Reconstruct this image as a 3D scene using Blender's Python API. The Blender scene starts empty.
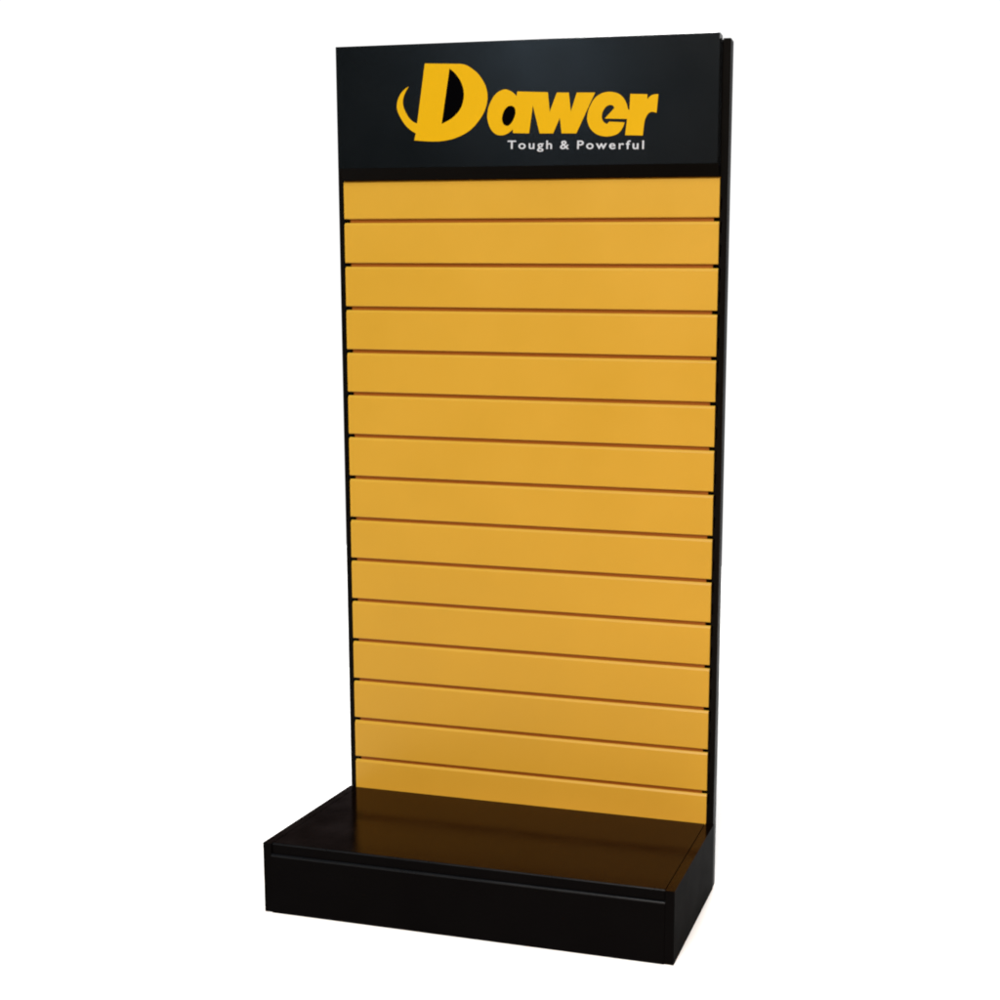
"""Slatwall retail display stand, product shot on a white background."""
import bpy, bmesh, math
from mathutils import Vector, Matrix

scene = bpy.context.scene
COL = scene.collection

# ------------------------------------------------------------------ helpers
def link(name, me, mat, parent=None):
    o = bpy.data.objects.new(name, me)
    COL.objects.link(o)
    if mat is not None and not me.materials:
        for m in (mat if isinstance(mat, (list, tuple)) else [mat]):
            me.materials.append(m)
    if parent is not None:
        o.parent = parent
    return o

def mesh_from_bm(name, bm, bevel=0.0, segs=2, smooth=False):
    if bevel > 0:
        edges = [e for e in bm.edges if len(e.link_faces) == 2 and e.calc_face_angle(0) > math.radians(20)]
        bmesh.ops.bevel(bm, geom=edges, offset=bevel, segments=segs, profile=0.5, affect='EDGES', clamp_overlap=True)
    bmesh.ops.recalc_face_normals(bm, faces=bm.faces[:])
    me = bpy.data.meshes.new(name)
    bm.to_mesh(me); bm.free()
    return me

def add_box(bm, x0, x1, y0, y1, z0, z1):
    v = [bm.verts.new(p) for p in ((x0,y0,z0),(x1,y0,z0),(x1,y1,z0),(x0,y1,z0),
                                   (x0,y0,z1),(x1,y0,z1),(x1,y1,z1),(x0,y1,z1))]
    for f in ((0,3,2,1),(4,5,6,7),(0,1,5,4),(1,2,6,5),(2,3,7,6),(3,0,4,7)):
        bm.faces.new([v[i] for i in f])

def add_profile(bm, prof, x0, x1):
    """closed (y, z) outline swept along x, capped"""
    a = [bm.verts.new((x0, y, z)) for y, z in prof]
    b = [bm.verts.new((x1, y, z)) for y, z in prof]
    n = len(prof)
    for i in range(n):
        j = (i+1) % n
        bm.faces.new((a[i], a[j], b[j], b[i]))
    bm.faces.new(a[::-1]); bm.faces.new(b)

# ---------------------------------------------------------------- materials
def new_mat(name):
    m = bpy.data.materials.new(name); m.use_nodes = True
    nt = m.node_tree
    return m, nt, nt.nodes['Principled BSDF']

def coat(name, c1, c2, rough, spec, scale=6.0, grain=900.0, bump=0.05, drough=0.06, stretch=(1,1,1)):
    """powder-coated sheet: faint large tone drift, fine orange-peel, uneven gloss"""
    m, nt, b = new_mat(name)
    tc = nt.nodes.new('ShaderNodeTexCoord')
    mp = nt.nodes.new('ShaderNodeMapping'); mp.inputs['Scale'].default_value = stretch
    nt.links.new(tc.outputs['Object'], mp.inputs['Vector'])
    n1 = nt.nodes.new('ShaderNodeTexNoise'); n1.inputs['Scale'].default_value = scale
    n1.inputs['Detail'].default_value = 5
    nt.links.new(mp.outputs['Vector'], n1.inputs['Vector'])
    mix = nt.nodes.new('ShaderNodeMix'); mix.data_type = 'RGBA'
    mix.inputs['A'].default_value = (*c1, 1); mix.inputs['B'].default_value = (*c2, 1)
    nt.links.new(n1.outputs['Fac'], mix.inputs['Factor'])
    nt.links.new(mix.outputs['Result'], b.inputs['Base Color'])
    mr = nt.nodes.new('ShaderNodeMapRange')
    mr.inputs['From Min'].default_value = 0.3; mr.inputs['From Max'].default_value = 0.7
    mr.inputs['To Min'].default_value = rough - drough; mr.inputs['To Max'].default_value = rough + drough
    nt.links.new(n1.outputs['Fac'], mr.inputs['Value'])
    nt.links.new(mr.outputs['Result'], b.inputs['Roughness'])
    n2 = nt.nodes.new('ShaderNodeTexNoise'); n2.inputs['Scale'].default_value = grain
    n2.inputs['Detail'].default_value = 2
    nt.links.new(tc.outputs['Object'], n2.inputs['Vector'])
    bp = nt.nodes.new('ShaderNodeBump'); bp.inputs['Strength'].default_value = bump
    bp.inputs['Distance'].default_value = 0.001
    nt.links.new(n2.outputs['Fac'], bp.inputs['Height'])
    nt.links.new(bp.outputs['Normal'], b.inputs['Normal'])
    b.inputs['Specular IOR Level'].default_value = spec
    return m

def lacquer(name, c1, c2, rough, ior):
    """satin lacquer: matt base under a thin clear coat with a short-tailed gloss lobe"""
    m, nt, b = new_mat(name)
    nt.nodes.remove(b)
    out = nt.nodes['Material Output']
    tc = nt.nodes.new('ShaderNodeTexCoord')
    n1 = nt.nodes.new('ShaderNodeTexNoise'); n1.inputs['Scale'].default_value = 9.0; n1.inputs['Detail'].default_value = 6
    nt.links.new(tc.outputs['Object'], n1.inputs['Vector'])
    mix = nt.nodes.new('ShaderNodeMix'); mix.data_type = 'RGBA'
    mix.inputs['A'].default_value = (*c1, 1); mix.inputs['B'].default_value = (*c2, 1)
    nt.links.new(n1.outputs['Fac'], mix.inputs['Factor'])
    d = nt.nodes.new('ShaderNodeBsdfDiffuse'); nt.links.new(mix.outputs['Result'], d.inputs['Color'])
    g = nt.nodes.new('ShaderNodeBsdfAnisotropic'); g.distribution = 'BECKMANN'
    g.inputs['Color'].default_value = (1.0, 0.80, 0.80, 1)
    mr = nt.nodes.new('ShaderNodeMapRange')
    mr.inputs['From Min'].default_value = 0.3; mr.inputs['From Max'].default_value = 0.7
    mr.inputs['To Min'].default_value = rough-0.03; mr.inputs['To Max'].default_value = rough+0.03
    nt.links.new(n1.outputs['Fac'], mr.inputs['Value']); nt.links.new(mr.outputs['Result'], g.inputs['Roughness'])
    n2 = nt.nodes.new('ShaderNodeTexNoise'); n2.inputs['Scale'].default_value = 160.0; n2.inputs['Detail'].default_value = 3
    nt.links.new(tc.outputs['Object'], n2.inputs['Vector'])
    bp = nt.nodes.new('ShaderNodeBump'); bp.inputs['Strength'].default_value = 0.04; bp.inputs['Distance'].default_value = 0.001
    nt.links.new(n2.outputs['Fac'], bp.inputs['Height']); nt.links.new(bp.outputs['Normal'], g.inputs['Normal'])
    fr = nt.nodes.new('ShaderNodeFresnel'); fr.inputs['IOR'].default_value = ior
    ms = nt.nodes.new('ShaderNodeMixShader')
    nt.links.new(fr.outputs['Fac'], ms.inputs['Fac'])
    nt.links.new(d.outputs['BSDF'], ms.inputs[1]); nt.links.new(g.outputs['BSDF'], ms.inputs[2])
    nt.links.new(ms.outputs['Shader'], out.inputs['Surface'])
    return m

M_YEL  = coat('yellow_powder_coat', (0.222,0.1345,0.0118), (0.252,0.153,0.0136), 0.42, 0.16, scale=4.0)
M_GRV  = coat('groove_shade_orange', (0.115,0.036,0.0030), (0.135,0.043,0.0035), 0.5, 0.08)  # slat tongue: groove shade and yellow bounce put into a darker orange
M_BLK  = coat('black_powder_coat', (0.0010,0.0010,0.0011), (0.0018,0.0018,0.0020), 0.42, 0.002)
M_UPR  = coat('upright_black', (0.0012,0.0011,0.0010), (0.0020,0.0019,0.0017), 0.35, 0.016)
M_EDGE = coat('edge_highlight_black', (0.0014,0.0018,0.0024), (0.0034,0.0041,0.0050), 0.30, 0.12, drough=0.08)  # lighter, bluish, glossier black that puts the highlight into the rounded edges
M_HEAD = coat('header_black', (0.0011,0.0017,0.0021), (0.0016,0.0023,0.0028), 0.25, 0.15, bump=0.03, drough=0.03)
M_TOP  = lacquer('shelf_black', (0.0016,0.0009,0.0006), (0.0024,0.0013,0.0009), 0.165, 1.215)
M_LOGO = coat('logo_yellow', (0.266,0.164,0.0013), (0.279,0.172,0.0015), 0.5, 0.05, bump=0.0)
M_LOGOK= coat('logo_black', (0.0004,0.0004,0.0006), (0.0006,0.0006,0.0008), 0.6, 0.0, bump=0.0)
M_TXT  = coat('tagline_white', (0.205,0.235,0.27), (0.235,0.265,0.30), 0.5, 0.1, bump=0.0)
M_FLOOR= coat('white_floor', (0.62,0.62,0.62), (0.65,0.65,0.65), 0.7, 0.0, bump=0.0)

# ------------------------------------------------------------------- setting
bm = bmesh.new()
bmesh.ops.create_grid(bm, x_segments=8, y_segments=8, size=4.4)
fl = link('floor', mesh_from_bm('floor', bm), M_FLOOR)
fl.location = (0, 0, 0)
fl['kind'] = 'structure'

# --------------------------------------------------------------------- stand
stand = bpy.data.objects.new('display_stand', None)
COL.objects.link(stand)
stand['label'] = 'tall black retail display stand with yellow slatwall back, low shelf base and lettered header'
stand['category'] = 'display stand'

PITCH, ZG = 0.1, 1.5347          # slat pitch, centre of the topmost groove
HW = 0.448                       # half width of the slats
GAP = 0.0088
ZSHELF = 0.1593

# slats: bent sheet, rounded upper edge, tongue that shows in the groove above
def slat_mesh(zb, zt, tongue=True):
    bm = bmesh.new()
    prof = [(0.0045, zb), (0.0022, zb), (0.0006, zb+0.0006), (0.0, zb+0.0022),
            (0.0, zt-0.0052), (0.0004, zt-0.0043), (0.0028, zt-0.0010), (0.0040, zt+0.0001),
            (0.0055, zt+0.0006)]
    add_profile(bm, prof, -HW, HW)
    n0 = len(bm.faces)
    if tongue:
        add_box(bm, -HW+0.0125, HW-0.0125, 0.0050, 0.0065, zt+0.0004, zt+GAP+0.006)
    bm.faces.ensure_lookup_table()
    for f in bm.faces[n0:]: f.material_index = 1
    return mesh_from_bm('slat', bm)

for k in range(15):
    zt = 1.6250 if k == 0 else ZG - PITCH*k + PITCH - GAP/2
    zb = ZSHELF - 0.004 if k == 14 else ZG - PITCH*k + GAP/2
    link('slat', slat_mesh(zb, zt, k > 0), [M_YEL, M_GRV], stand)

# back panel behind the slats
bm = bmesh.new(); add_box(bm, -0.4475, 0.4475, 0.0140, 0.0175, 0.02, 1.9118)
link('back_panel', mesh_from_bm('back_panel', bm), M_BLK, stand)

# slotted uprights
def upright_mesh(s):
    bm = bmesh.new()
    xi, xo = 0.4484, 0.4648
    yf, yb, z0, z1 = 0.0045, 0.0330, 0.0, 1.9120
    sx0, sx1 = 0.4500, 0.4535
    zs = [z0]
    z = 0.205
    while z < 1.58:
        zs += [z, z+0.026]; z += 0.05
    zs.append(z1)
    xs = [xi, sx0, sx1, xo]
    def q(*p): bm.faces.new([bm.verts.new((s*a, b, c)) for a, b, c in p])
    for i in range(3):
        for j in range(len(zs)-1):
            a, b_, c, d = xs[i], xs[i+1], zs[j], zs[j+1]
            if i == 1 and j % 2 == 1:
                e = 0.016
                q((a,yf,c),(a,e,c),(a,e,d),(a,yf,d)); q((b_,yf,c),(b_,yf,d),(b_,e,d),(b_,e,c))
                q((a,yf,c),(b_,yf,c),(b_,e,c),(a,e,c)); q((a,yf,d),(a,e,d),(b_,e,d),(b_,yf,d))
                q((a,e,c),(b_,e,c),(b_,e,d),(a,e,d))
            else:
                q((a,yf,c),(b_,yf,c),(b_,yf,d),(a,yf,d))
    q((xi,yb,z0),(xi,yb,z1),(xo,yb,z1),(xo,yb,z0))
    for j in range(len(zs)-1):
        c, d = zs[j], zs[j+1]
        q((xi,yf,c),(xi,yf,d),(xi,yb,d),(xi,yb,c)); q((xo,yf,c),(xo,yb,c),(xo,yb,d),(xo,yf,d))
    for i in range(3):
        a, b_ = xs[i], xs[i+1]
        q((a,yf,z1),(b_,yf,z1),(b_,yb,z1),(a,yb,z1)); q((a,yf,z0),(a,yb,z0),(b_,yb,z0),(b_,yf,z0))
    bmesh.ops.remove_doubles(bm, verts=bm.verts[:], dist=1e-6)
    ed = [e for e in bm.edges if all(abs(abs(v.co.x)-xo) < 1e-5 for v in e.verts)
          and all(abs(v.co.y-yf) < 1e-5 for v in e.verts) and e.calc_face_angle(0) > 0.5]
    bmesh.ops.bevel(bm, geom=ed, offset=0.0025, segments=3, profile=0.5, affect='EDGES')
    return mesh_from_bm('upright', bm)
for s in (-1, 1):
    link('upright', upright_mesh(s), M_UPR, stand)

# header: folded sheet whose foot slopes back to the slats
YF = -0.025
bm = bmesh.new()
prof = [(0.0035, 1.9165), (0.0035, 1.6490), (YF, 1.6490), (YF, 1.9145), (-0.0244, 1.9158), (-0.0232, 1.9165)]
add_profile(bm, prof, -0.4463, 0.4470)
head = link('header_panel', mesh_from_bm('header_panel', bm), M_HEAD, stand)
# matt channel below it that slopes back to the slats
bm = bmesh.new()
add_profile(bm, [(0.0035, 1.6488), (0.0035, 1.6254), (-0.0030, 1.6254), (-0.0044, 1.6262), (-0.0242, 1.6478), (-0.0248, 1.6488)], -0.4463, 0.4483)
link('header_channel', mesh_from_bm('header_channel', bm), M_UPR, stand)

# lettering outlines on the header face: (x, z) in metres, one list per smooth run

LOGO = {
    'D': [[(-0.227, 1.8731), (-0.1399, 1.8697)], [(-0.1399, 1.8697), (-0.1274, 1.8665), (-0.115, 1.8594), (-0.1008, 1.8485), (-0.0895, 1.8345), (-0.0814, 1.8193), (-0.0776, 1.8017), (-0.0795, 1.7826), (-0.0871, 1.7635), (-0.0997, 1.7462), (-0.1159, 1.7304), (-0.134, 1.7194), (-0.1557, 1.7111), (-0.1775, 1.7066), (-0.1993, 1.7048), (-0.2249, 1.7055), (-0.2549, 1.708)], [(-0.2549, 1.708), (-0.251, 1.723)], [(-0.251, 1.723), (-0.2648, 1.7314), (-0.2775, 1.7431), (-0.288, 1.7583), (-0.2951, 1.7731), (-0.2964, 1.7852), (-0.2932, 1.7981), (-0.2856, 1.8109), (-0.2763, 1.8194), (-0.2671, 1.825)], [(-0.2671, 1.825), (-0.2765, 1.81), (-0.2811, 1.7972), (-0.2813, 1.7855), (-0.2771, 1.7731), (-0.2685, 1.7589), (-0.2583, 1.7492), (-0.2474, 1.7444)], [(-0.2474, 1.7444), (-0.227, 1.8731)]],
    'Dc': [[(-0.1676, 1.861), (-0.1544, 1.8501), (-0.1427, 1.8354), (-0.1357, 1.8192), (-0.1336, 1.8031), (-0.1359, 1.7887), (-0.1414, 1.7751), (-0.1516, 1.7631), (-0.1662, 1.7521), (-0.188, 1.7422)], [(-0.188, 1.7422), (-0.1676, 1.861)]],
    'ac': [[(-0.0196, 1.7776), (-0.0136, 1.773), (-0.0115, 1.7634), (-0.0144, 1.7523), (-0.0197, 1.7429), (-0.0275, 1.7357), (-0.0346, 1.7355), (-0.0409, 1.7401), (-0.0437, 1.7498), (-0.0416, 1.7609), (-0.0366, 1.7704), (-0.0284, 1.7769), (-0.0196, 1.7776)]],
    'aw': [[(-0.0782, 1.7601), (-0.0756, 1.7745), (-0.0691, 1.7887), (-0.0602, 1.8012), (-0.0495, 1.8089), (-0.0354, 1.8127), (-0.0231, 1.8088), (-0.0143, 1.8029), (-0.009, 1.7974)], [(-0.009, 1.7974), (-0.0076, 1.8072)], [(-0.0076, 1.8072), (-0.0055, 1.8071)], [(-0.0064, 1.8074), (0.0638, 1.8039)], [(0.0638, 1.8039), (0.0681, 1.7621)], [(0.0681, 1.7621), (0.0846, 1.8027)], [(0.0846, 1.8027), (0.1122, 1.802)], [(0.1122, 1.802), (0.1169, 1.7616)], [(0.1169, 1.7616), (0.1305, 1.8015)], [(0.1305, 1.8015), (0.1723, 1.8005)], [(0.1723, 1.8005), (0.1299, 1.7159)], [(0.1299, 1.7159), (0.096, 1.7165)], [(0.096, 1.7165), (0.0917, 1.7496)], [(0.0917, 1.7496), (0.0762, 1.7169)], [(0.0762, 1.7169), (0.0448, 1.7175)], [(0.0448, 1.7175), (0.029, 1.7773)], [(0.029, 1.7773), (0.0202, 1.718)], [(0.0202, 1.718), (-0.0172, 1.7193)], [(-0.0176, 1.7195), (-0.0183, 1.7275)], [(-0.0183, 1.7275), (-0.0268, 1.7206), (-0.0375, 1.716), (-0.0481, 1.7152), (-0.0588, 1.718), (-0.0687, 1.7269), (-0.0747, 1.7386), (-0.0782, 1.7521), (-0.0782, 1.7601)]],
    'er': [[(0.2473, 1.7636), (0.2431, 1.7768), (0.2352, 1.7895), (0.2233, 1.7976), (0.2063, 1.8011), (0.1893, 1.7991), (0.174, 1.791), (0.1639, 1.7778), (0.1571, 1.7632), (0.1545, 1.7476), (0.1567, 1.7359), (0.1626, 1.7247), (0.1747, 1.7141), (0.1901, 1.709), (0.2038, 1.7082), (0.2208, 1.7116), (0.2309, 1.7189), (0.2369, 1.7285), (0.2399, 1.7366)], [(0.2399, 1.7366), (0.2089, 1.7388)], [(0.2089, 1.7388), (0.2052, 1.7386), (0.2001, 1.734)], [(0.2001, 1.734), (0.1933, 1.7376), (0.1888, 1.7443), (0.188, 1.7522), (0.1903, 1.7609), (0.1964, 1.7695), (0.2048, 1.7737), (0.2127, 1.7726), (0.2168, 1.7675)], [(0.2168, 1.7675), (0.1949, 1.7457)], [(0.1949, 1.7457), (0.2455, 1.7437)], [(0.2455, 1.7437), (0.2412, 1.71)], [(0.2412, 1.71), (0.2811, 1.7086)], [(0.2811, 1.7086), (0.2829, 1.726), (0.2857, 1.7416), (0.2906, 1.7514), (0.2962, 1.756), (0.3019, 1.7574), (0.3113, 1.755)], [(0.3113, 1.755), (0.3147, 1.7936)], [(0.3147, 1.7936), (0.3057, 1.7932), (0.2974, 1.7904), (0.2901, 1.7837)], [(0.2901, 1.7837), (0.29, 1.794)], [(0.29, 1.794), (0.252, 1.7956)], [(0.252, 1.7956), (0.2504, 1.7623)], [(0.2504, 1.7623), (0.2473, 1.7636)]],
}

def smooth_path(seg, n=8):
    if len(seg) < 3:
        return [Vector(p) for p in seg]
    P = [Vector(p) for p in seg]
    P = [P[0]*2-P[1]] + P + [P[-1]*2-P[-2]]
    out = []
    for i in range(1, len(P)-2):
        a, b, c, d = P[i-1:i+3]
        for j in range(n):
            t = j/n
            out.append(0.5*((2*b)+(c-a)*t+(2*a-5*b+4*c-d)*t*t+(3*b-a-3*c+d)*t*t*t))
    out.append(P[-2])
    return out

def outline(segs):
    pts = []
    for s in segs:
        for p in smooth_path(s):
            if not pts or (p-pts[-1]).length > 4e-4:
                pts.append(p)
    if (pts[0]-pts[-1]).length < 4e-4:
        pts.pop()
    return pts

def extruded(name, loops, y0, y1):
    """flat letter shape standing on the header face (x, z outline), as a mesh"""
    cu = bpy.data.curves.new(name, 'CURVE'); cu.dimensions = '2D'; cu.fill_mode = 'BOTH'
    cu.extrude = (y0-y1)/2
    for lp in loops:
        sp = cu.splines.new('POLY'); sp.points.add(len(lp)-1)
        for q, p in zip(sp.points, lp):
            q.co = (p.x, p.y, 0, 1)
        sp.use_cyclic_u = True
    o = bpy.data.objects.new(name, cu); COL.objects.link(o)
    dg = bpy.context.evaluated_depsgraph_get()
    me = bpy.data.meshes.new_from_object(o.evaluated_get(dg))
    bpy.data.objects.remove(o); bpy.data.curves.remove(cu)
    me.transform(Matrix.Translation((0, (y0+y1)/2, 0)) @ Matrix.Rotation(math.pi/2, 4, 'X'))
    me.materials.clear()
    return me

YB = YF + 0.0004
PD, PDc = outline(LOGO['D']), outline(LOGO['Dc'])
PA, PAc = outline(LOGO['aw']), outline(LOGO['ac'])
PE = outline(LOGO['er'])
link('letter', extruded('letter', [PD, PDc], YB, YF-0.0012), M_LOGO, head)
link('letter', extruded('letter', [PA, PAc], YB, YF-0.0012), M_LOGO, head)
link('letter', extruded('letter', [PE], YB, YF-0.0012), M_LOGO, head)
link('letter_counter', extruded('letter_counter', [PDc], YB, YF-0.0004), M_LOGOK, head)
link('letter_counter', extruded('letter_counter', [PAc], YB, YF-0.0004), M_LOGOK, head)

# tagline: each word a mesh of its own
def font_mesh(body):
    fc = bpy.data.curves.new('word', 'FONT')
    fc.body = body; fc.size = 1.0; fc.space_character = 1.30; fc.offset = 0.012; fc.extrude = 0.02; fc.resolution_u = 6
    fo = bpy.data.objects.new('word', fc); COL.objects.link(fo)
    dg = bpy.context.evaluated_depsgraph_get()
    me = bpy.data.meshes.new_from_object(fo.evaluated_get(dg))
    bpy.data.objects.remove(fo); bpy.data.curves.remove(fc)
    return me
TA, TB, TH, CAP = Vector((-0.0307, 1.6859)), Vector((0.2838, 1.6804)), 0.0186, 0.729
words = [font_mesh(b) for b in ('Tough', '&', 'Powerful')]
ext = [(min(v.co.x for v in m.vertices), max(v.co.x for v in m.vertices)) for m in words]
SPACE = 0.56
total = sum(b-a for a, b in ext) + 2*SPACE
u = (TB-TA)/total; ang = math.atan2(u.y, u.x); pos = 0.0
for m, (a0, b0) in zip(words, ext):
    for v in m.vertices:
        a, b, c = pos+v.co.x-a0, v.co.y*TH/CAP, v.co.z
        v.co = (TA.x + u.x*a - math.sin(ang)*b, YF-0.0003-c*0.03, TA.y + u.y*a + math.cos(ang)*b)
    pos += b0-a0+SPACE
    m.materials.clear(); bm = bmesh.new(); bm.from_mesh(m)
    bmesh.ops.recalc_face_normals(bm, faces=bm.faces[:]); bm.to_mesh(m); bm.free()
    link('lettering', m, M_TXT, head)

# base
YP = -0.357
def arc(cy, cz, r, a0, a1, n=6):
    return [(cy + r*math.cos(math.radians(a0+(a1-a0)*i/n)), cz + r*math.sin(math.radians(a0+(a1-a0)*i/n))) for i in range(n+1)]
def pick(me, mats, rule):
    for m in mats: me.materials.append(m)
    for p in me.polygons: p.material_index = rule(p.normal)
    return me
for s in (-1, 1):
    bm = bmesh.new()
    a, b = sorted((s*0.4470, s*0.4668))
    add_box(bm, a, b, YP, 0.0036, 0.0, ZSHELF)
    me = pick(mesh_from_bm('side_panel', bm, 0.0010, 2), [M_BLK, M_TOP], lambda n: int(n.z > 0.97))
    link('side_panel', me, None, stand)
R1 = 0.0030
bm = bmesh.new()
add_profile(bm, [(-0.0005, ZSHELF), (-0.0005, ZSHELF-0.02), (YP+0.020, ZSHELF-0.02), (YP+0.020, 0.1365), (YP+0.0030, 0.1365)]
            + arc(YP+0.0030+R1, ZSHELF-R1, R1, 180, 90), -0.4450, 0.4450)
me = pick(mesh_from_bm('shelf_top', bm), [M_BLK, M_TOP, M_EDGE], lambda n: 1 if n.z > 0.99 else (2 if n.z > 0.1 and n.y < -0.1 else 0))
link('shelf_top', me, None, stand)
R2 = 0.0045
bm = bmesh.new()
add_profile(bm, [(YP-0.0018, 0.0), (YP+0.020, 0.0), (YP+0.020, 0.1350)] + arc(YP-0.0018+R2, 0.1350-R2, R2, 90, 180), -0.4468, 0.4468)
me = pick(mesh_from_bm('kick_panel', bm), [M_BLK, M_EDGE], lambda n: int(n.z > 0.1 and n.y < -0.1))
link('kick_panel', me, None, stand)

# --------------------------------------------------------------------- camera
CX, CY, CZ, yaw, pit, rol, F, PX, PY = (1.00360095, -2.47303107, 1.20221556, -0.20638994, 0.13346364,
                                        0.02359957, 1.13466056, 0.72871964, 0.52623745)
fw = Vector((math.sin(yaw)*math.cos(pit), math.cos(yaw)*math.cos(pit), -math.sin(pit)))
rt = Vector((math.cos(yaw), -math.sin(yaw), 0)); up = rt.cross(fw)
r2 = math.cos(rol)*rt + math.sin(rol)*up
u2 = -math.sin(rol)*rt + math.cos(rol)*up
cam = bpy.data.objects.new('camera', bpy.data.cameras.new('camera'))
COL.objects.link(cam)
cam.matrix_world = Matrix(((r2.x,u2.x,-fw.x,CX),(r2.y,u2.y,-fw.y,CY),(r2.z,u2.z,-fw.z,CZ),(0,0,0,1)))
cam.data.sensor_width = 36; cam.data.lens = 36*F
cam.data.shift_x = 0.5-PX; cam.data.shift_y = PY-0.5
cam.data.clip_start = 0.05; cam.data.clip_end = 200
scene.camera = cam

# --------------------------------------------------------------------- light
def softbox(name, loc, target, size, power, color=(1,1,1)):
    L = bpy.data.lights.new(name, 'AREA'); L.shape = 'DISK'; L.size = size
    L.energy = power; L.color = color
    o = bpy.data.objects.new(name, L); COL.objects.link(o)
    o.location = loc
    o.rotation_euler = (Vector(target)-Vector(loc)).to_track_quat('-Z', 'Y').to_euler()
    return o
softbox('key_softbox', (0.8, -6.9, 8.4), (0, 0, 0.9), 5.0, 2600, (1.0, 0.98, 0.94))
softbox('added_warm_fill', (1.2, -3.6, 0.55), (0, 0, 0.4), 0.9, 115, (1.0, 0.45, 0.14))  # unseen warm lamp, added to brighten and redden the lower slats
softbox('added_floor_light', (-0.6, 5.2, 5.6), (-0.9, 3.6, 0), 3.2, 900)  # unseen lamp, added to keep the floor behind the stand white
softbox('fill_softbox', (-2.83, -7.37, 4.03), (0, 0, 1.9), 0.8, 26, (0.6, 0.8, 1.0))

# white studio background in the world: a bright low band behind the stand, dim room elsewhere
w = bpy.data.worlds.new('World'); scene.world = w; w.use_nodes = True
nt = w.node_tree; bg = nt.nodes['Background']
tc = nt.nodes.new('ShaderNodeTexCoord')
sep = nt.nodes.new('ShaderNodeSeparateXYZ'); nt.links.new(tc.outputs['Generated'], sep.inputs['Vector'])
def ramp(sock, a, b, lo, hi):
    m = nt.nodes.new('ShaderNodeMapRange'); m.clamp = True
    m.inputs['From Min'].default_value = a; m.inputs['From Max'].default_value = b
    m.inputs['To Min'].default_value = lo; m.inputs['To Max'].default_value = hi
    nt.links.new(sock, m.inputs['Value']); return m.outputs['Result']
rat = nt.nodes.new('ShaderNodeMath'); rat.operation = 'DIVIDE'
ab = nt.nodes.new('ShaderNodeMath'); ab.operation = 'MAXIMUM'; ab.inputs[1].default_value = 0.05
nt.links.new(sep.outputs['Y'], ab.inputs[0])
nt.links.new(sep.outputs['Z'], rat.inputs[0]); nt.links.new(ab.outputs[0], rat.inputs[1])
hi = ramp(rat.outputs[0], 0.375, 0.39, 1, 0)      # white stops above the view, shaped to keep the shelf reflection dark
bk = ramp(sep.outputs['Y'], 0.10, 0.30, 0, 1)
mul = nt.nodes.new('ShaderNodeMath'); mul.operation = 'MULTIPLY'
nt.links.new(hi, mul.inputs[0]); nt.links.new(bk, mul.inputs[1])
mx = nt.nodes.new('ShaderNodeMix'); mx.data_type = 'RGBA'
mx.inputs['A'].default_value = (0.016, 0.020, 0.024, 1); mx.inputs['B'].default_value = (1.05, 1.05, 1.05, 1)
nt.links.new(mul.outputs[0], mx.inputs['Factor'])
nt.links.new(mx.outputs['Result'], bg.inputs['Color'])
bg.inputs['Strength'].default_value = 1.0

# -------------------------------------------------------------------- render
scene.render.engine = 'CYCLES'
scene.view_settings.view_transform = 'Standard'
scene.view_settings.look = 'None'
scene.view_settings.exposure = 0.0
scene.view_settings.gamma = 1.0
scene.view_settings.use_curve_mapping = False
scene.cycles.use_denoising = True
scene.cycles.max_bounces = 10
scene.cycles.filter_width = 2.0
